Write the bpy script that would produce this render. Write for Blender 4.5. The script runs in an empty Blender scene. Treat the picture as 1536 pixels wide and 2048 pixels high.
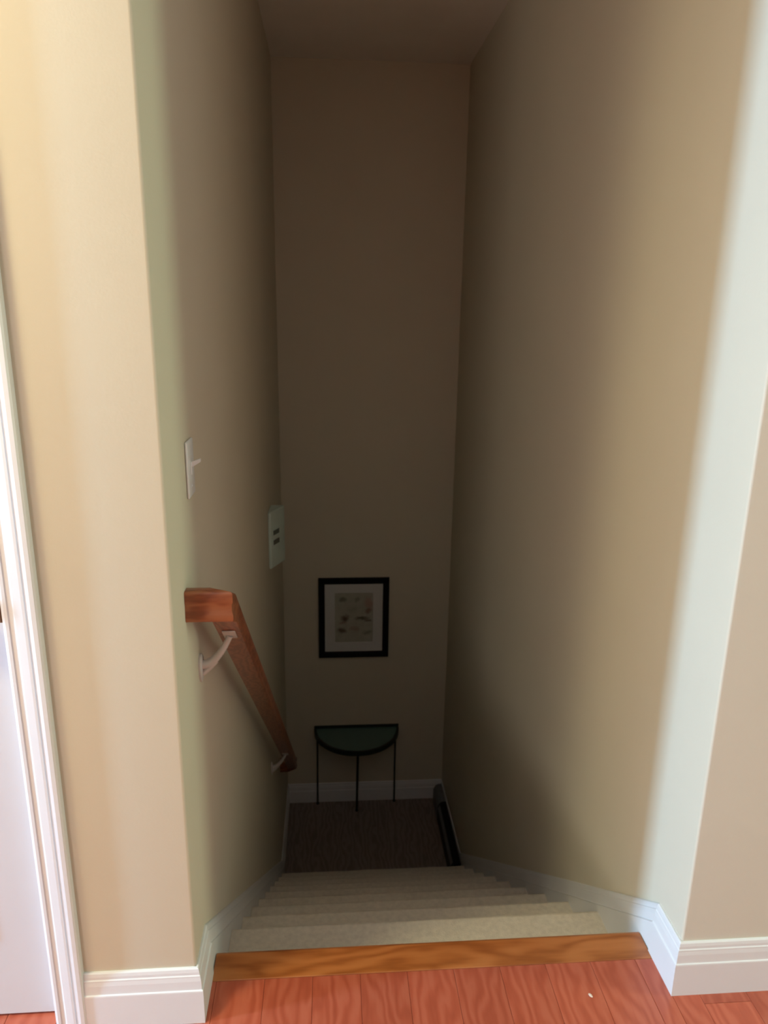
import bpy, bmesh, math, random
from mathutils import Vector, Matrix

random.seed(7)
sc = bpy.context.scene
COL = sc.collection

# ------------------------------------------------------------------ camera
F_PX = 1460.2
PITCH, YAW, ROLL = 0.2679, 0.0776, 0.0146
cam_d = bpy.data.cameras.new('camera')
cam = bpy.data.objects.new('camera', cam_d)
COL.objects.link(cam)
cp, sp = math.cos(PITCH), math.sin(PITCH)
cy, sy = math.cos(YAW), math.sin(YAW)
fw = Vector((sy * cp, cy * cp, -sp))
rt = Vector((cy, -sy, 0))
up = rt.cross(fw)
c_, s_ = math.cos(ROLL), math.sin(ROLL)
r2, u2 = c_ * rt + s_ * up, -s_ * rt + c_ * up
M3 = Matrix((r2, u2, -fw)).transposed()
cam.matrix_world = Matrix.Translation((0, 0, 1.6)) @ M3.to_4x4()
cam_d.sensor_fit = 'AUTO'
cam_d.sensor_width = 36
cam_d.lens = F_PX / 2048 * 36
cam_d.clip_start = 0.02
cam_d.dof.use_dof = True          # the photograph is slightly out of focus: phone lens set too near
cam_d.dof.focus_distance = 0.95
cam_d.dof.aperture_fstop = 10.7
sc.camera = cam

# ------------------------------------------------------------------ world, lights, exposure
w = bpy.data.worlds.new('world')
sc.world = w
w.use_nodes = True
w.node_tree.nodes['Background'].inputs[0].default_value = (0.75, 0.85, 1.0, 1)
w.node_tree.nodes['Background'].inputs[1].default_value = 0.4


def area(name, loc, target, sx, sz, power, color):
    d = bpy.data.lights.new(name, 'AREA')
    d.shape = 'RECTANGLE'
    d.size, d.size_y = sx, sz
    d.energy = power
    d.color = color
    o = bpy.data.objects.new(name, d)
    COL.objects.link(o)
    o.location = loc
    dirv = Vector(target) - Vector(loc)
    o.rotation_euler = dirv.to_track_quat('-Z', 'Y').to_euler()
    return o


# grazing daylight of narrow windows left and right; rear and ceiling areas are added fill
area('narrow_window_light', (-4.95, 0.53, 1.5), (0, 0.53, 1.5), 0.34, 1.8, 325, (0.38, 0.67, 1.0))
area('rear_fill_light', (-4.0, -6.95, 1.6), (-4.0, 0, 1.6), 1.6, 2.0, 140, (1.0, 0.97, 0.88))  # unseen fill added to lift the deep right stair wall, no known window
area('ceiling_fill_light', (-1.4, 0.6, 2.93), (-1.4, 0.6, 0), 0.4, 0.4, 46, (1.0, 0.90, 0.54))  # unseen fill added to brighten the left strip and carpet, no known lamp
area('right_window_light', (2.95, 0.98, 1.5), (0, 0.98, 1.5), 0.3, 1.8, 28, (0.76, 1.0, 0.70))

sc.view_settings.view_transform = 'Standard'
sc.view_settings.look = 'None'
sc.view_settings.gamma = 1.0
sc.view_settings.use_curve_mapping = False
sc.view_settings.exposure = 0.0

# ------------------------------------------------------------------ dimensions
XL, XR = -0.31, 0.84            # stair walls at the opening
YF = 1.363                      # face of the wall the opening is cut in
Y0 = 1.522                      # edge of the upper floor
YB = 4.607                      # far wall
RISE, RUN, N = 0.1854, 0.2366, 10
ZL = -RISE * N                  # landing
ZC = 2.955                      # ceiling
BB = 0.149                      # baseboard height
SLOPE = RISE / RUN
T1 = 0.026                      # extra depth of the first tread


def xr(y):                      # right stair wall closes in very slightly with depth
    return XR - 0.028 * (y - YF) / (YB - YF)


# ------------------------------------------------------------------ materials
def S(r, g, b):
    f = lambda c: (c / 255 / 12.92) if c / 255 <= 0.04045 else ((c / 255 + 0.055) / 1.055) ** 2.4
    return (f(r), f(g), f(b), 1)


def mat(name, color, rough=0.5, metal=0.0, spec=0.5, coat=0.0, coat_rough=0.1):
    m = bpy.data.materials.new(name)
    m.use_nodes = True
    b = m.node_tree.nodes['Principled BSDF']
    b.inputs['Base Color'].default_value = color
    b.inputs['Roughness'].default_value = rough
    b.inputs['Metallic'].default_value = metal
    b.inputs['Specular IOR Level'].default_value = spec
    b.inputs['Coat Weight'].default_value = coat
    b.inputs['Coat Roughness'].default_value = coat_rough
    return m


def noise_layer(m, scale, amount, bump=0.0, detail=4, bscale=None, vec_scale=(1, 1, 1), dist=0.002):
    """small procedural colour variation and relief"""
    nt = m.node_tree
    b = nt.nodes['Principled BSDF']
    tc = nt.nodes.new('ShaderNodeTexCoord')
    mp = nt.nodes.new('ShaderNodeMapping')
    mp.inputs['Scale'].default_value = vec_scale
    nt.links.new(tc.outputs['Object'], mp.inputs['Vector'])
    n = nt.nodes.new('ShaderNodeTexNoise')
    n.inputs['Scale'].default_value = scale
    n.inputs['Detail'].default_value = detail
    nt.links.new(mp.outputs[0], n.inputs['Vector'])
    base = b.inputs['Base Color'].default_value[:]
    r = nt.nodes.new('ShaderNodeValToRGB')
    r.color_ramp.elements[0].position = 0.3
    r.color_ramp.elements[1].position = 0.7
    r.color_ramp.elements[0].color = tuple(c * (1 - amount) for c in base[:3]) + (1,)
    r.color_ramp.elements[1].color = tuple(min(1, c * (1 + amount)) for c in base[:3]) + (1,)
    nt.links.new(n.outputs['Fac'], r.inputs[0])
    nt.links.new(r.outputs[0], b.inputs['Base Color'])
    if bump:
        n2 = nt.nodes.new('ShaderNodeTexNoise')
        n2.inputs['Scale'].default_value = bscale or scale * 6
        n2.inputs['Detail'].default_value = 3
        nt.links.new(mp.outputs[0], n2.inputs['Vector'])
        bp = nt.nodes.new('ShaderNodeBump')
        bp.inputs['Strength'].default_value = bump
        bp.inputs['Distance'].default_value = dist
        nt.links.new(n2.outputs['Fac'], bp.inputs['Height'])
        nt.links.new(bp.outputs[0], b.inputs['Normal'])
    return m


def wood(name, dark, mid, light, axis='Y', rough=0.35, coat=0.35, ring=9.0, obj_random=True):
    """oak: stretched noise gives straight grain, a distorted wave gives cathedral figure"""
    m = mat(name, mid, rough, coat=coat, coat_rough=0.16)
    nt = m.node_tree
    b = nt.nodes['Principled BSDF']
    tc = nt.nodes.new('ShaderNodeTexCoord')
    oi = nt.nodes.new('ShaderNodeObjectInfo')
    off = nt.nodes.new('ShaderNodeVectorMath')
    off.operation = 'SCALE'
    comb = nt.nodes.new('ShaderNodeCombineXYZ')
    for i in range(3):
        nt.links.new(oi.outputs['Random'], comb.inputs[i])
    nt.links.new(comb.outputs[0], off.inputs[0])
    off.inputs['Scale'].default_value = 13.7
    add = nt.nodes.new('ShaderNodeVectorMath')
    add.operation = 'ADD'
    nt.links.new(tc.outputs['Object'], add.inputs[0])
    nt.links.new(off.outputs[0], add.inputs[1])
    st = {'X': (0.10, 1, 1), 'Y': (1, 0.10, 1), 'Z': (1, 1, 0.10)}[axis]
    mp = nt.nodes.new('ShaderNodeMapping')
    mp.inputs['Scale'].default_value = st
    nt.links.new(add.outputs[0], mp.inputs['Vector'])
    fine = nt.nodes.new('ShaderNodeTexNoise')
    fine.inputs['Scale'].default_value = 110
    fine.inputs['Detail'].default_value = 3
    nt.links.new(mp.outputs[0], fine.inputs['Vector'])
    fig = nt.nodes.new('ShaderNodeTexWave')
    fig.wave_type = 'BANDS'
    fig.bands_direction = {'X': 'Y', 'Y': 'X', 'Z': 'X'}[axis]
    fig.inputs['Scale'].default_value = ring
    fig.inputs['Distortion'].default_value = 14
    fig.inputs['Detail'].default_value = 2.5
    fig.inputs['Detail Scale'].default_value = 1.6
    mp2 = nt.nodes.new('ShaderNodeMapping')
    mp2.inputs['Scale'].default_value = {'X': (0.3, 1, 1), 'Y': (1, 0.3, 1), 'Z': (1, 1, 0.3)}[axis]
    nt.links.new(add.outputs[0], mp2.inputs['Vector'])
    nt.links.new(mp2.outputs[0], fig.inputs['Vector'])
    mix = nt.nodes.new('ShaderNodeMix')
    mix.data_type = 'FLOAT'
    mix.inputs[0].default_value = 0.5
    nt.links.new(fine.outputs['Fac'], mix.inputs[2])
    nt.links.new(fig.outputs['Fac'], mix.inputs[3])
    r = nt.nodes.new('ShaderNodeValToRGB')
    e = r.color_ramp.elements
    e[0].position, e[0].color = 0.12, dark
    e[1].position, e[1].color = 0.75, light
    k = e.new(0.42)
    k.color = mid
    nt.links.new(mix.outputs[0], r.inputs[0])
    hsv = nt.nodes.new('ShaderNodeHueSaturation')
    mr = nt.nodes.new('ShaderNodeMapRange')
    mr.inputs['To Min'].default_value = 0.86
    mr.inputs['To Max'].default_value = 1.12
    nt.links.new(oi.outputs['Random'], mr.inputs['Value'])
    nt.links.new(mr.outputs[0], hsv.inputs['Value'])
    nt.links.new(r.outputs[0], hsv.inputs['Color'])
    nt.links.new(hsv.outputs[0], b.inputs['Base Color'])
    bp = nt.nodes.new('ShaderNodeBump')
    bp.inputs['Strength'].default_value = 0.05
    bp.inputs['Distance'].default_value = 0.001
    nt.links.new(fine.outputs['Fac'], bp.inputs['Height'])
    nt.links.new(bp.outputs[0], b.inputs['Normal'])
    return m


PAINT = noise_layer(mat('wall_paint', (0.64, 0.582, 0.46, 1), 0.62, spec=0.3), 3.0, 0.015, 0.08, bscale=160)
CEIL = noise_layer(mat('ceiling_paint', (0.86, 0.83, 0.77, 1), 0.9, spec=0.1), 4.0, 0.02, 0.25, bscale=60)
TRIM = noise_layer(mat('trim_paint', (0.76, 0.755, 0.755, 1), 0.34), 5.0, 0.01, 0.03, bscale=60)
DOORP = noise_layer(mat('door_paint', (0.66, 0.655, 0.675, 1), 0.4), 5.0, 0.01, 0.03, bscale=60)
OAK = wood('oak_floor', (0.365, 0.070, 0.034, 1), (0.43, 0.088, 0.044, 1), (0.475, 0.112, 0.060, 1), 'Y')
OAKX = wood('oak_threshold', (0.30, 0.080, 0.016, 1), (0.44, 0.135, 0.033, 1), (0.52, 0.175, 0.048, 1), 'X', ring=6)
RAILW = wood('oak_rail', (0.19, 0.045, 0.014, 1), (0.30, 0.080, 0.029, 1), (0.40, 0.13, 0.050, 1), 'X', ring=14)
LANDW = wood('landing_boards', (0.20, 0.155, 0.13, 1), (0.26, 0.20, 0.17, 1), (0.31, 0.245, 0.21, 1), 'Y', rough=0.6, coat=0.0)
CARPET = noise_layer(mat('beige_carpet', (0.74, 0.67, 0.56, 1), 1.0, spec=0.05), 60, 0.08, 0.7, bscale=380, dist=0.003)
BLACK = noise_layer(mat('black_frame_paint', (0.006, 0.006, 0.006, 1), 0.55, spec=0.15), 40, 0.2)
MATB = noise_layer(mat('mat_board', (0.74, 0.73, 0.70, 1), 0.9, spec=0.1), 30, 0.01)
NICKEL = noise_layer(mat('bracket_enamel', (0.62, 0.56, 0.53, 1), 0.32, spec=0.6), 20, 0.03)
HINGE = noise_layer(mat('aged_bronze', (0.16, 0.125, 0.09, 1), 0.4, metal=0.85), 60, 0.2)
PLASTIC = noise_layer(mat('white_plastic', (0.80, 0.78, 0.78, 1), 0.35), 20, 0.01)
BOXP = noise_layer(mat('pale_green_plastic', (0.60, 0.72, 0.66, 1), 0.5), 12, 0.05)
SLOT = mat('dark_slot', (0.12, 0.13, 0.11, 1), 0.7)
IRON = noise_layer(mat('dark_green_iron', (0.018, 0.026, 0.020, 1), 0.5, metal=0.3), 30, 0.3)
BLOCKM = noise_layer(mat('black_block_enamel', (0.010, 0.010, 0.011, 1), 0.5, spec=0.2), 30, 0.2)
BLOCKG = noise_layer(mat('grey_block_enamel', (0.16, 0.17, 0.18, 1), 0.5), 30, 0.1)
CHIP = mat('pale_chip', (0.80, 0.62, 0.52, 1), 0.6)
GLASS = mat('green_glass', (0.14, 0.25, 0.225, 1), 0.08, spec=0.6)
GLASS.node_tree.nodes['Principled BSDF'].inputs['Transmission Weight'].default_value = 0.35
PANE = mat('picture_glass', (1, 1, 1, 1), 0.03)
PANE.node_tree.nodes['Principled BSDF'].inputs['Transmission Weight'].default_value = 1.0
PANE.node_tree.nodes['Principled BSDF'].inputs['IOR'].default_value = 1.1


def make_print():
    """faded botanical sketch: a greyed sheet with soft ink and wash spots at fixed places"""
    m = mat('sketch_print', (0.5, 0.5, 0.42, 1), 0.9, spec=0.1)
    nt = m.node_tree
    b = nt.nodes['Principled BSDF']
    tc = nt.nodes.new('ShaderNodeTexCoord')
    nz = nt.nodes.new('ShaderNodeTexNoise')
    nz.inputs['Scale'].default_value = 22
    nz.inputs['Detail'].default_value = 5
    nt.links.new(tc.outputs['Object'], nz.inputs['Vector'])
    # warp the lookup with noise so the spots look drawn
    sub = nt.nodes.new('ShaderNodeVectorMath'); sub.operation = 'SUBTRACT'
    nt.links.new(nz.outputs['Color'], sub.inputs[0]); sub.inputs[1].default_value = (0.5, 0.5, 0.5)
    scl = nt.nodes.new('ShaderNodeVectorMath'); scl.operation = 'SCALE'
    nt.links.new(sub.outputs[0], scl.inputs[0]); scl.inputs['Scale'].default_value = 0.05
    ad = nt.nodes.new('ShaderNodeVectorMath'); ad.operation = 'ADD'
    nt.links.new(tc.outputs['Object'], ad.inputs[0]); nt.links.new(scl.outputs[0], ad.inputs[1])
    base = nt.nodes.new('ShaderNodeValToRGB')
    base.color_ramp.elements[0].color = (0.40, 0.40, 0.32, 1)
    base.color_ramp.elements[1].color = (0.60, 0.58, 0.50, 1)
    nt.links.new(nz.outputs['Fac'], base.inputs[0])
    cur = base.outputs[0]
    spots = [  # x, z, rx, rz, colour, strength
        (-.075, .135, .030, .022, (.16, .17, .12, 1), .75), (.025, .13, .022, .022, (.22, .22, .16, 1), .6),
        (.105, .10, .040, .055, (.50, .30, .24, 1), .75), (.095, .045, .022, .020, (.25, .14, .10, 1), .7),
        (-.062, -.005, .030, .026, (.14, .09, .06, 1), .9), (.055, -.005, .050, .013, (.12, .10, .07, 1), .85),
        (.095, -.022, .026, .012, (.16, .13, .09, 1), .8), (-.075, -.035, .028, .012, (.34, .20, .15, 1), .7),
        (-.085, -.095, .036, .026, (.15, .10, .07, 1), .85), (.005, -.085, .036, .022, (.36, .26, .20, 1), .6),
        (.090, -.110, .034, .020, (.20, .19, .14, 1), .65), (-.01, .06, .05, .03, (.30, .32, .24, 1), .4)]
    for x, z, rx, rz, c, k in spots:
        mp = nt.nodes.new('ShaderNodeMapping'); mp.vector_type = 'TEXTURE'
        mp.inputs['Location'].default_value = (x, 0, z)
        mp.inputs['Scale'].default_value = (rx, 1.0, rz)
        nt.links.new(ad.outputs[0], mp.inputs['Vector'])
        ln = nt.nodes.new('ShaderNodeVectorMath'); ln.operation = 'LENGTH'
        nt.links.new(mp.outputs[0], ln.inputs[0])
        mr = nt.nodes.new('ShaderNodeMapRange'); mr.interpolation_type = 'SMOOTHSTEP'
        mr.inputs['From Min'].default_value = 0.3; mr.inputs['From Max'].default_value = 1.25
        mr.inputs['To Min'].default_value = k; mr.inputs['To Max'].default_value = 0
        nt.links.new(ln.outputs['Value'], mr.inputs['Value'])
        mx = nt.nodes.new('ShaderNodeMix'); mx.data_type = 'RGBA'
        nt.links.new(mr.outputs[0], mx.inputs[0])
        nt.links.new(cur, mx.inputs[6]); mx.inputs[7].default_value = c
        cur = mx.outputs[2]
    nt.links.new(cur, b.inputs['Base Color'])
    return m


PRINT = make_print()


# ------------------------------------------------------------------ mesh helpers
def obj(name, bm, material, parent=None, smooth=False, loc=None):
    bmesh.ops.recalc_face_normals(bm, faces=bm.faces)
    me = bpy.data.meshes.new(name)
    bm.to_mesh(me)
    bm.free()
    me.materials.append(material)
    if smooth:
        for p in me.polygons:
            p.use_smooth = True
        try:
            me.set_sharp_from_angle(angle=math.radians(40))
        except Exception:
            pass
    o = bpy.data.objects.new(name, me)
    COL.objects.link(o)
    if parent:
        o.parent = parent
    if loc:
        o.location = loc
    return o


def struct(name, bm, material, parent=None, smooth=False):
    o = obj(name, bm, material, parent, smooth)
    if not parent:
        o['kind'] = 'structure'
    return o


def thing(name, label, cat, loc):
    o = bpy.data.objects.new(name, None)
    COL.objects.link(o)
    o.empty_display_size = 0.05
    o.location = loc
    o['label'] = label
    o['category'] = cat
    return o


def box(bm, x0, x1, y0, y1, z0, z1, bev=0.0, seg=1):
    r = bmesh.ops.create_cube(bm, size=1)
    for v in r['verts']:
        v.co = Vector((x0 + (v.co.x + .5) * (x1 - x0), y0 + (v.co.y + .5) * (y1 - y0), z0 + (v.co.z + .5) * (z1 - z0)))
    if bev:
        es = list({e for v in r['verts'] for e in v.link_edges})
        bmesh.ops.bevel(bm, geom=es, offset=bev, segments=seg, affect='EDGES', profile=0.5)


def prism(bm, pts, z0, z1):
    """plan polygon pulled up from z0 to z1"""
    lo = [bm.verts.new((x, y, z0)) for x, y in pts]
    hi = [bm.verts.new((x, y, z1)) for x, y in pts]
    n = len(pts)
    bm.faces.new(lo)
    bm.faces.new(hi)
    for i in range(n):
        bm.faces.new((lo[i], lo[(i + 1) % n], hi[(i + 1) % n], hi[i]))


def loft(bm, rings, closed=True, cap=True):
    vs = [[bm.verts.new(p) for p in r] for r in rings]
    n = len(vs[0])
    for a, b in zip(vs, vs[1:]):
        for i in range(n if closed else n - 1):
            j = (i + 1) % n
            bm.faces.new((a[i], a[j], b[j], b[i]))
    if cap:
        bm.faces.new(vs[0])
        bm.faces.new(vs[-1])


def tube(bm, pts, radii, seg=10, cap=True):
    pts = [Vector(p) for p in pts]
    if not isinstance(radii, (list, tuple)):
        radii = [radii] * len(pts)
    rings = []
    ref = None
    for i, p in enumerate(pts):
        t = (pts[min(i + 1, len(pts) - 1)] - pts[max(i - 1, 0)]).normalized()
        if ref is None:
            ref = t.orthogonal().normalized()
        ref = (ref - t * ref.dot(t)).normalized()
        bn = t.cross(ref)
        rings.append([p + radii[i] * (math.cos(2 * math.pi * k / seg) * ref + math.sin(2 * math.pi * k / seg) * bn) for k in range(seg)])
    loft(bm, rings, True, cap)


def disc(bm, c, axis, r, h, seg=20):
    a = Vector(axis).normalized()
    tube(bm, [Vector(c), Vector(c) + a * h * .75, Vector(c) + a * h], [r, r, r * .82], seg)


# ------------------------------------------------------------------ large structure
WL, WR = -5.0, 3.0
YR = -7.0
DX0, DX1 = -1.42, -0.632        # door opening
Z_LOW = ZL - 0.12


def arc_corner(cx, cy, r, a0, a1, n=4):
    return [(cx + r * math.cos(math.radians(a0 + (a1 - a0) * i / n)), cy + r * math.sin(math.radians(a0 + (a1 - a0) * i / n))) for i in range(n + 1)]


bm = bmesh.new()                # left of the stairs: strip beside the door plus the stairwell's left wall
R = 0.006
prism(bm, [(DX1 + .016, YF)] + arc_corner(XL - R, YF + R, R, -90, 0) + [(XL, YB), (XL - .12, YB), (XL - .12, YF + .12), (DX1 + .016, YF + .12)], Z_LOW, ZC)
struct('wall_left', bm, PAINT, smooth=True)
bm = bmesh.new()
prism(bm, arc_corner(XR + R, YF + R, R, 180, 270) + [(WR, YF), (WR, YF + .12), (XR + .12, YF + .12), (XR + .12, YB), (xr(YB), YB)], Z_LOW, ZC)
struct('wall_right', bm, PAINT, smooth=True)
bm = bmesh.new()
box(bm, XL - .12, XR + .12, YB, YB + .12, Z_LOW, ZC)
struct('wall_back', bm, PAINT)
bm = bmesh.new()                # wall the door stands in, with the piece above the door
box(bm, WL, DX0 - .016, YF, YF + .12, 0, ZC)
box(bm, DX0 - .016, DX1 + .016, YF, YF + .12, 2.048, ZC)
struct('wall_front', bm, PAINT)
for nm, b in (('wall_side_left', (WL - .12, WL, YR, YF + .12)), ('wall_side_right', (WR, WR + .12, YR, YF + .12)), ('wall_rear', (WL - .12, WR + .12, YR - .12, YR))):
    bm = bmesh.new()
    box(bm, *b, -.1, ZC)
    struct(nm, bm, PAINT)
bm = bmesh.new()
box(bm, WL - .12, WR + .12, YR - .12, YB + .12, ZC, ZC + .1)
struct('ceiling', bm, CEIL)

# upper floor: sub-floor with oak boards on it
PW, PX0, PT = 0.118, 0.66, 0.014
YT = 1.456                      # where the boards meet the threshold board
bm = bmesh.new()
prism(bm, [(WL, YR), (WR, YR), (WR, YF), (XR, YF), (XR, Y0 - .02), (XL, Y0 - .02), (XL, YF), (DX1, YF), (DX1, YF + .12), (DX0, YF + .12), (DX0, YF), (WL, YF)], -.12, -PT)
floor = struct('floor', bm, OAK)
k0 = math.floor((-2.4 - PX0) / PW)
k1 = math.ceil((2.4 - PX0) / PW)
for k in range(k0, k1):
    xa, xb = PX0 + k * PW, PX0 + (k + 1) * PW
    spans = []
    if xb <= XL + .017 or xa >= xr(YF) - .017:
        yend = YF
    else:
        yend = YT
    parts = [(xa, xb, yend)]
    for lim in (XL + .012, XR - .012):
        if xa < lim < xb:
            parts = [(xa, lim, YF if lim < 0 else YT), (lim, xb, YT if lim < 0 else YF)]
    if DX0 + .002 < xa and xb < DX1 - .002:
        parts = [(xa, xb, YF + .118)]
    y = -1.2 - random.random() * .9
    cuts = [y]
    while y < 1.6:
        y += 0.75 + random.random() * .75
        cuts.append(y)
    if yend == YT and cuts[-2] > 1.05:
        cuts[-2] -= .45
    for (pa, pb, ye) in parts:
        for ya, yb in zip(cuts, cuts[1:]):
            yb = min(yb, ye)
            if yb - ya < .02:
                continue
            bm = bmesh.new()
            g = .0003
            box(bm, pa + g, pb - g, ya + g, yb - g, -PT, 0)
            top = [e for e in bm.edges if all(abs(v.co.z) < 1e-6 for v in e.verts)]
            bmesh.ops.bevel(bm, geom=top, offset=.0007, segments=1, affect='EDGES')
            obj('plank', bm, OAK, floor)
bm = bmesh.new()                # rounded threshold board at the head of the stairs
pr = [(YT + .0008, -PT), (YT + .0008, -.001), (YT + .0022, .0006), (Y0 + .012, .0006), (Y0 + .020, -.003), (Y0 + .024, -.011), (Y0 + .022, -.020), (Y0 + .014, -.026), (Y0 - .018, -.026), (Y0 - .018, -PT)]
loft(bm, [[(XL + .0145, y, z) for y, z in pr], [(xr(Y0) - .0145, y, z) for y, z in pr]])
obj('threshold_board', bm, OAKX, floor)

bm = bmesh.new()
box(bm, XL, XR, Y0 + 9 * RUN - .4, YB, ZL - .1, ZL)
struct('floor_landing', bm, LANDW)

# stairs: every carpeted step a part
stairs = bpy.data.objects.new('staircase', None)
COL.objects.link(stairs)
stairs.location = (0, Y0, 0)
stairs['kind'] = 'structure'
for i in range(N - 1):
    yr = Y0 + .004 + i * RUN + (T1 if i else 0)    # riser above this tread
    run = RUN + (0 if i else T1)
    z = -(i + 1) * RISE
    yn = yr + run + .022
    rr = .017
    prof = [(yr, z - .16), (yr, z)]
    for a in range(90, -91, -30):
        prof.append((yn - rr + rr * math.cos(math.radians(a)), z - rr + rr * math.sin(math.radians(a))))
    prof += [(yr + run + .001, z - 2 * rr - .003), (yr + run, z - RISE), (yr + run - .02, z - RISE - .15)]
    if i == N - 2:
        prof[-2:] = [(yr + run, ZL + .0005), (yr + run - .02, ZL + .0005), (yr, ZL + .0005)]
        prof[0] = (yr, ZL + .02)
    bm = bmesh.new()
    cols = 22
    xa, xb = XL + .0125, xr(yr) - .0125
    rings = []
    for c in range(cols + 1):
        x = xa + (xb - xa) * c / cols
        rings.append([(x, y - Y0 + random.uniform(-.0012, .0012), zz + random.uniform(-.0015, .0015)) for y, zz in prof])
    loft(bm, rings)
    obj('step', bm, CARPET, stairs, smooth=True)
bm = bmesh.new()                                  # first riser hangs from the threshold board
box(bm, XL + .0125, xr(Y0) - .0125, -.014, .0045, -RISE - .05, -.026)
obj('riser', bm, CARPET, stairs)

# ------------------------------------------------------------------ baseboards and skirts
BP = [(0, 0), (.0155, 0), (.0155, .090), (.0150, .093), (.0125, .095), (.0122, .099), (.0114, .117), (.0098, .127), (.0098, .130), (.0078, .1325), (.0076, .139), (.0060, .1465), (.0036, BB), (0, BB)]


def moulding(bm, stations):
    """stations: list of (point, offset direction, profile) ; profile entries are (out, height)"""
    loft(bm, [[Vector(p) + Vector(d) * o + Vector((0, 0, h)) for o, h in prf] for p, d, prf in stations])


YK = 1.480
bm = bmesh.new()
moulding(bm, [((DX1 + .071, YF, 0), (0, -1, 0), BP), ((XL, YF, 0), (1, -1, 0), BP), ((XL, YK, 0), (1, 0, 0), BP)])
struct('baseboard_left', bm, TRIM)
bm = bmesh.new()
moulding(bm, [((WR, YF, 0), (0, -1, 0), BP), ((XR, YF, 0), (-1, -1, 0), BP), ((xr(YK), YK, 0), (-1, 0, 0), BP)])
struct('baseboard_right', bm, TRIM)
# sloping skirts: the same moulding carried down the flight, then level on the landing
SK = [(0, -.30)] + [(.0120, -.30)] + [(o if h > .092 else .0120, h) for o, h in BP[2:]]
YS = YK + (-ZL) / SLOPE
LOWP = [(0, 0), (.012, 0)] + [(o if h > .092 else .0120, h) for o, h in BP[2:]]
for nm, fx, sg in (('trim_1', lambda y: XL, 1), ('trim_2', xr, -1)):
    bm = bmesh.new()
    moulding(bm, [((fx(YK), YK + .0002, 0), (sg, 0, 0), SK), ((fx(YS), YS, ZL), (sg, 0, 0), SK)])
    moulding(bm, [((fx(YS), YS + .0002, ZL), (sg, 0, 0), LOWP), ((fx(YB), YB - .0160, ZL), (sg, 0, 0), LOWP)])
    struct(nm, bm, TRIM)
bm = bmesh.new()
moulding(bm, [((XL, YB, ZL), (0, -1, 0), BP), ((xr(YB), YB, ZL), (0, -1, 0), BP)])
struct('baseboard_back', bm, TRIM)

# ------------------------------------------------------------------ door at the left edge
door = bpy.data.objects.new('door_1', None)
COL.objects.link(door)
door.location = (DX1, YF + .03, 0)
door['kind'] = 'structure'
bm = bmesh.new()
box(bm, DX0 + .004 - DX1, -.0035, 0, .035, .006, 2.03, .0015)
# moulded panels standing proud on the slab, as pressed doors have
for (za, zb) in ((.22, .95), (1.10, 1.90)):
    for (fa, fb) in ((-.66, -.44), (-.35, -.135)):
        for (i0, i1, t) in ((0, .02, .006), (.05, .06, .004)):
            box(bm, fa + i0, fb - i0, -t, .002, za + i0, zb - i0, .004)
slab = obj('door_slab', bm, DOORP, door)
bm = bmesh.new()                                 # strike plate with its curled lip, and the knob further in
box(bm, -.0008, .0012, -.0300, .012, 1.004, 1.076)
tube(bm, [(-.0022, -.0345, 1.010), (-.0022, -.0345, 1.070)], .0052, 12)
obj('strike_plate', bm, HINGE, door, smooth=True)
bm = bmesh.new()
kx, kz = -.068, 1.04
disc(bm, (kx, .0, kz), (0, -1, 0), .032, .006, 28)
prof = [(.0, .012), (-.022, .012), (-.030, .022), (-.042, .0275), (-.054, .025), (-.060, .015), (-.0615, .002)]
loft(bm, [[(kx + r * math.cos(2 * math.pi * k / 24), y, kz + r * math.sin(2 * math.pi * k / 24)) for k in range(24)] for y, r in prof])
obj('knob', bm, HINGE, door, smooth=True)
bm = bmesh.new()                                 # jamb lining
box(bm, .0, .016, -.0285, .09, 0, 2.048)
box(bm, DX0 - DX1 - .016, DX0 - DX1, -.0285, .09, 0, 2.048)
box(bm, DX0 - DX1, .0, -.0285, .09, 2.034, 2.048)
obj('door_jamb', bm, TRIM, door)

# moulded casing round the door
CP = [(0, 0), (0, .0085), (.006, .0115), (.012, .0115), (.014, .009), (.022, .010), (.026, .0125), (.042, .0155), (.047, .0155), (.048, .013), (.052, .013), (.053, .0185), (.060, .0205), (.068, .0200), (.071, .016), (.071, 0)]
bm = bmesh.new()
zt = 2.04
rings = []
xi, xo = DX1 + .001, DX0 - .001
rings.append([(xi + a, YF - t, 0) for a, t in CP])
rings.append([(xi + a, YF - t, zt + a) for a, t in CP])
rings.append([(xo - a, YF - t, zt + a) for a, t in CP])
rings.append([(xo - a, YF - t, 0) for a, t in CP])
loft(bm, rings)
struct('trim_3', bm, TRIM)

# ------------------------------------------------------------------ handrail
RS = 0.85
rail = thing('handrail', 'orange-brown oak handrail sloping down along the left stair wall', 'handrail', (XL, 1.5, 0.98))
rl = Vector(rail.location)
cx, yc, zc = -0.2360, 1.507, 1.017         # rail centre line in plan, return centre, top height
# section: w across (+ = outer side), v down from the top
HW = [(.0235, 0), (.0268, -.0015), (.0280, -.005), (.0280, -.024), (.0255, -.030), (.0250, -.044), (.0275, -.052), (.0280, -.056), (.0280, -.065), (.0265, -.0685)]
PR = HW + [(-x, v) for x, v in reversed(HW)]
RH = .0685
YE = 3.96
zat = lambda y: zc - RS * (y - yc)
rings = [[Vector((XL + .0005, yc - .012 - w * .55, zc + v)) - rl for w, v in PR],
         [Vector((cx + w, yc - .012 - w * .55, zc + v)) - rl for w, v in PR],
         [Vector((cx + w, yc - w + .03 + w, zat(yc + .03) + v)) - rl for w, v in PR],
         [Vector((cx + w, YE - .03 + 0 * w, zat(YE - .03) + v)) - rl for w, v in PR],
         [Vector((cx + w, YE + w, zat(YE) + v)) - rl for w, v in PR],
         [Vector((XL + .0005, YE + w, zat(YE) + v)) - rl for w, v in PR]]
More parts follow.
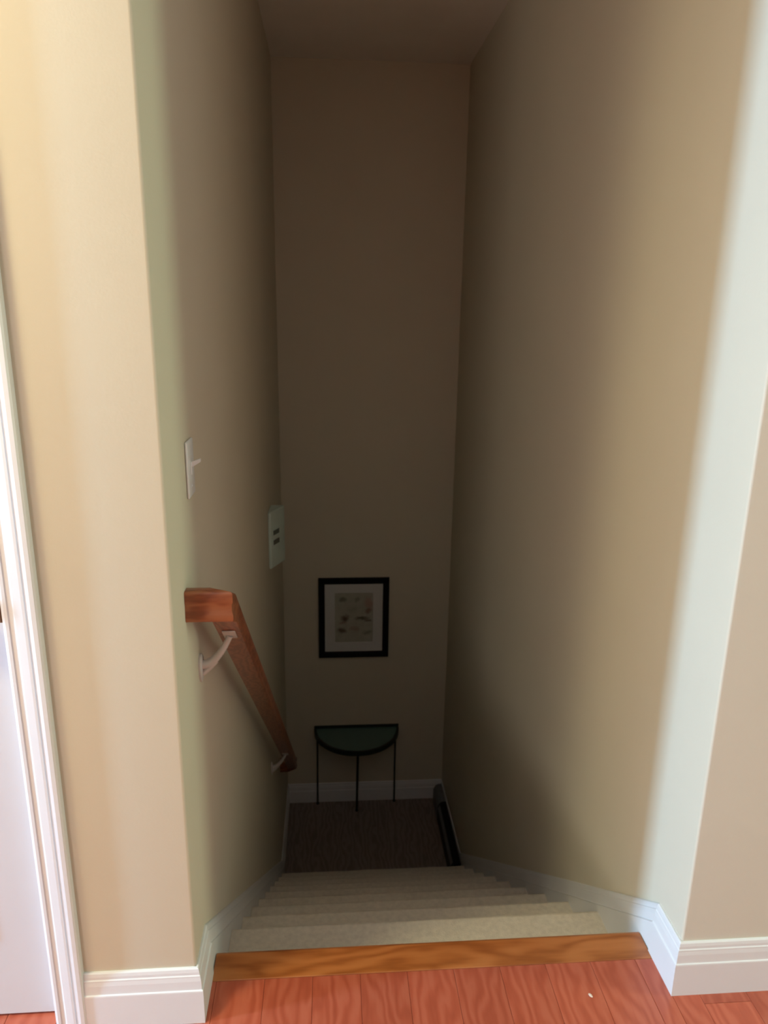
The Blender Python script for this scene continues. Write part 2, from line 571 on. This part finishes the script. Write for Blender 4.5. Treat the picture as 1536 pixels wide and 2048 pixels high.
bm = bmesh.new()
loft(bm, rings[:2])
obj('rail_return', bm, RAILW, rail, smooth=True)
bm = bmesh.new()
loft(bm, rings[1:5])
RAILY = wood('oak_rail_length', (0.19, 0.045, 0.014, 1), (0.30, 0.080, 0.029, 1), (0.40, 0.13, 0.050, 1), 'Y', ring=14)
obj('rail', bm, RAILY, rail, smooth=True)
bm = bmesh.new()
loft(bm, rings[4:])
obj('rail_return', bm, RAILW, rail, smooth=True)


def bracket(y):
    zu = zat(y) - RH                           # underside of the rail there
    zp = zu - .075                               # wall plate centre
    e = bpy.data.objects.new('bracket', None)
    COL.objects.link(e)
    e.parent = rail
    o = Vector((XL, y, zp))
    e.location = o - rl
    bm = bmesh.new()
    # rounded, keyhole-shaped wall plate
    pts = []
    for k in range(24):
        a = 2 * math.pi * k / 24
        r = .022
        pts.append((r * math.cos(a), .020 * (1 if math.sin(a) > 0 else 2.1) * math.sin(a) * 1.15))
    loft(bm, [[(.0002, p, q) for p, q in pts], [(.0045, p, q) for p, q in pts], [(.0075, p * .8, q * .84) for p, q in pts]])
    obj('wall_plate', bm, NICKEL, e, smooth=True)
    bm = bmesh.new()
    dx = cx - XL
    pth = []
    for t in range(11):
        s = t / 10
        pth.append((.006 + (dx - .006) * s, 0, -.004 + (zu - zp + .001 - .003) * (s ** 2.0) * 1.0))
    tube(bm, pth, [.0115 - .0045 * (i / 10) for i in range(11)], 12)
    tube(bm, [(.006, 0, -.028), (.022, 0, -.012), (.040, 0, .006)], [.006, .0075, .006], 10)
    obj('arm', bm, NICKEL, e, smooth=True)
    bm = bmesh.new()                             # saddle under the rail, sloping with it
    t = math.atan(RS)
    box(bm, -.0155, .0155, -.028, .028, -.004, 0, .0018, 2)
    bmesh.ops.rotate(bm, verts=bm.verts, cent=(0, 0, 0), matrix=Matrix.Rotation(-t, 3, 'X'))
    bmesh.ops.translate(bm, verts=bm.verts, vec=(dx, 0, zu - zp - .0004))
    obj('saddle', bm, NICKEL, e, smooth=True)


bracket(1.61)
bracket(3.36)

# ------------------------------------------------------------------ light switch near the opening
sw = thing('light_switch', 'white toggle light switch on the left stair wall above the handrail', 'switch', (XL, 1.612, 1.260))
bm = bmesh.new()
box(bm, .0003, .0060, -.037, .037, -.063, .063, .0035, 3)
obj('plate', bm, PLASTIC, sw, smooth=True)
bm = bmesh.new()
box(bm, .0055, .0085, -.0075, .0075, -.015, .015, .001)
loft(bm, [[(.007, -.0045, .002), (.007, .0045, .002), (.007, .0045, .014), (.007, -.0045, .014)],
          [(.027, -.0038, .014), (.027, .0038, .014), (.027, .0038, .021), (.027, -.0038, .021)]])
obj('toggle', bm, PLASTIC, sw)
for z in (-.041, .041):
    bm = bmesh.new()
    disc(bm, (.0058, 0, z), (1, 0, 0), .0034, .0012, 12)
    obj('screw', bm, PLASTIC, sw, smooth=True)

# ------------------------------------------------------------------ pale box high on the left wall near the far corner
wb = thing('wall_box', 'pale grey-green box with two dark slots, high on the left wall near the far corner', 'box', (XL, 3.60, 0.46))
za, zb = -.150, .150
plan = [(.0003, -.015), (.012, -.012), (.074, .128), (.070, .150), (.0003, .150)]
bm = bmesh.new()
prism(bm, plan, za, zb)
bmesh.ops.bevel(bm, geom=list(bm.edges), offset=.004, segments=2, affect='EDGES')
obj('casing', bm, BOXP, wb, smooth=True)
fa, fb = Vector((.012, -.012, 0)), Vector((.074, .128, 0))
d = (fb - fa).normalized()
nrm = Vector((d.y, -d.x, 0))
for z in (.036, -.016):
    bm = bmesh.new()
    p0, p1 = fa + d * .028, fa + d * .088
    lo = [p0 + nrm * .0005, p1 + nrm * .0005, p1 + nrm * .003, p0 + nrm * .003]
    loft(bm, [[(q.x, q.y, z - .012) for q in lo], [(q.x, q.y, z + .012) for q in lo]])
    obj('slot', bm, SLOT, wb)

# ------------------------------------------------------------------ framed picture on the far wall
FX0, FX1, FZ0, FZ1 = -.076, .400, -.700, -.122
pf = thing('framed_picture', 'small black-framed sketch with a white mat hanging on the far stairwell wall', 'picture', ((FX0 + FX1) / 2, YB, (FZ0 + FZ1) / 2))
hw, hh, rw = (FX1 - FX0) / 2, (FZ1 - FZ0) / 2, .042
bm = bmesh.new()
prof = [(0, -.001), (0, -.022), (.004, -.026), (.030, -.024), (.036, -.019), (.042, -.017), (.042, -.001)]
rings = []
for sx, sz in ((-1, -1), (1, -1), (1, 1), (-1, 1), (-1, -1)):
    rings.append([(sx * (hw - a), y, sz * (hh - a)) for a, y in prof])
loft(bm, rings, cap=False)
bmesh.ops.remove_doubles(bm, verts=bm.verts, dist=1e-6)
obj('frame', bm, BLACK, pf)
mw, mh = hw - .041, hh - .041
pw, ph = .128, .180
bm = bmesh.new()                                 # mat with its window cut out, bevelled edge
rings = []
for sx, sz in ((-1, -1), (1, -1), (1, 1), (-1, 1), (-1, -1)):
    rings.append([(sx * mw, -.004, sz * mh), (sx * mw, -.010, sz * mh), (sx * (pw + .002), -.010, sz * (ph + .002)), (sx * pw, -.007, sz * ph), (sx * pw, -.004, sz * ph)])
loft(bm, rings, cap=False)
bmesh.ops.remove_doubles(bm, verts=bm.verts, dist=1e-6)
obj('mat', bm, MATB, pf)
bm = bmesh.new()
box(bm, -pw - .004, pw + .004, -.0045, -.002, -ph - .004, ph + .004)
obj('print', bm, PRINT, pf)
bm = bmesh.new()
box(bm, -mw, mw, -.0135, -.0115, -mh, mh)
obj('glass', bm, PANE, pf)

# ------------------------------------------------------------------ demilune console table on the landing
TX0, TX1, TZ = -.115, .482, .607
tb = thing('console_table', 'small half-round dark console table with slender legs below the framed picture', 'table', ((TX0 + TX1) / 2, YB - .02, ZL))
hw = (TX1 - TX0) / 2
DEP = .30


def half(r, d, n=28, back=0.0):
    return [(r * math.cos(math.pi * i / n), -d * math.sin(math.pi * i / n) - back) for i in range(n + 1)]


bm = bmesh.new()
prism(bm, half(hw - .016, DEP - .016), TZ - .010, TZ - .001)
obj('glass_top', bm, GLASS, tb, smooth=True)
bm = bmesh.new()                                 # iron rim band around the glass, closed along the wall
out, inn = half(hw, DEP), half(hw - .015, DEP - .015)
rings = []
for (a, b), (c, d_) in zip(out, inn):
    rings.append([(a, b, TZ - .032), (a, b, TZ), (c, d_, TZ), (c, d_, TZ - .032)])
loft(bm, rings)
box(bm, -hw, hw, -.001, .012, TZ - .032, TZ + .016)
obj('rim', bm, IRON, tb, smooth=True)
for (lx, ly, fx, fy) in ((-hw + .022, -.018, -hw + .020, -.022), (hw - .022, -.018, hw - .022, -.022), (0, -DEP + .03, 0, -.115)):
    bm = bmesh.new()
    pts = []
    for t in range(13):
        s = t / 12
        bow = math.sin(math.pi * s) * .012
        pts.append((lx + (fx - lx) * s, ly + (fy - ly) * s + bow, (TZ - .03) * (1 - s) + .006 * s))
    tube(bm, pts, [.0085 if lx == 0 else .0062] * 13, 8)
    bmesh.ops.create_uvsphere(bm, u_segments=10, v_segments=6, radius=.0115, matrix=Matrix.Translation((fx, fy, .0115)))
    obj('leg', bm, IRON, tb, smooth=True)

# ------------------------------------------------------------------ dark low heater along the right side of the landing
HY0, HY1 = 3.74, 4.535  # low dark shape of unidentified kind, with a grey far end
ht = thing('landing_block', 'low black heater at the foot of the right wall on the dark landing', 'block', (xr(4.1) - .013, (HY0 + HY1) / 2, ZL))
hl = (HY1 - HY0) / 2
prof = [(-.004, .001), (-.052, .001), (-.060, .012), (-.060, .118), (-.045, .150), (-.030, .160), (-.004, .160)]
bm = bmesh.new()
loft(bm, [[(x, -hl, z) for x, z in prof], [(x, hl - .20, z) for x, z in prof]])
obj('cover', bm, BLOCKM, ht)
bm = bmesh.new()
loft(bm, [[(x - .002, hl - .1995, z) for x, z in prof], [(x - .002, hl, z) for x, z in prof]])
obj('end_cover', bm, BLOCKG, ht)
bm = bmesh.new()
loft(bm, [[(-.0575, -hl + .03, .126), (-.0625, -hl + .03, .122), (-.0500, -hl + .03, .146), (-.046, -hl + .03, .144)], [(-.0575, hl - .22, .126), (-.0625, hl - .22, .122), (-.0500, hl - .22, .146), (-.046, hl - .22, .144)]])
obj('edge_lip', bm, BLOCKG, ht)

# ------------------------------------------------------------------ crumb on the boards
bm = bmesh.new()
bmesh.ops.create_icosphere(bm, subdivisions=2, radius=1)
for v in bm.verts:
    v.co = Vector((v.co.x * .0034, v.co.y * .0062, v.co.z * .0016 + .0016)) * (1 + .12 * math.sin(9 * v.co.x + 5 * v.co.y))
cr = obj('chip', bm, CHIP, smooth=True, loc=(.627, 1.360, .0004))
cr.rotation_euler = (0, 0, .5)
cr['label'] = 'tiny pale chip lying on the oak floorboards before the stairs'
cr['category'] = 'crumb'
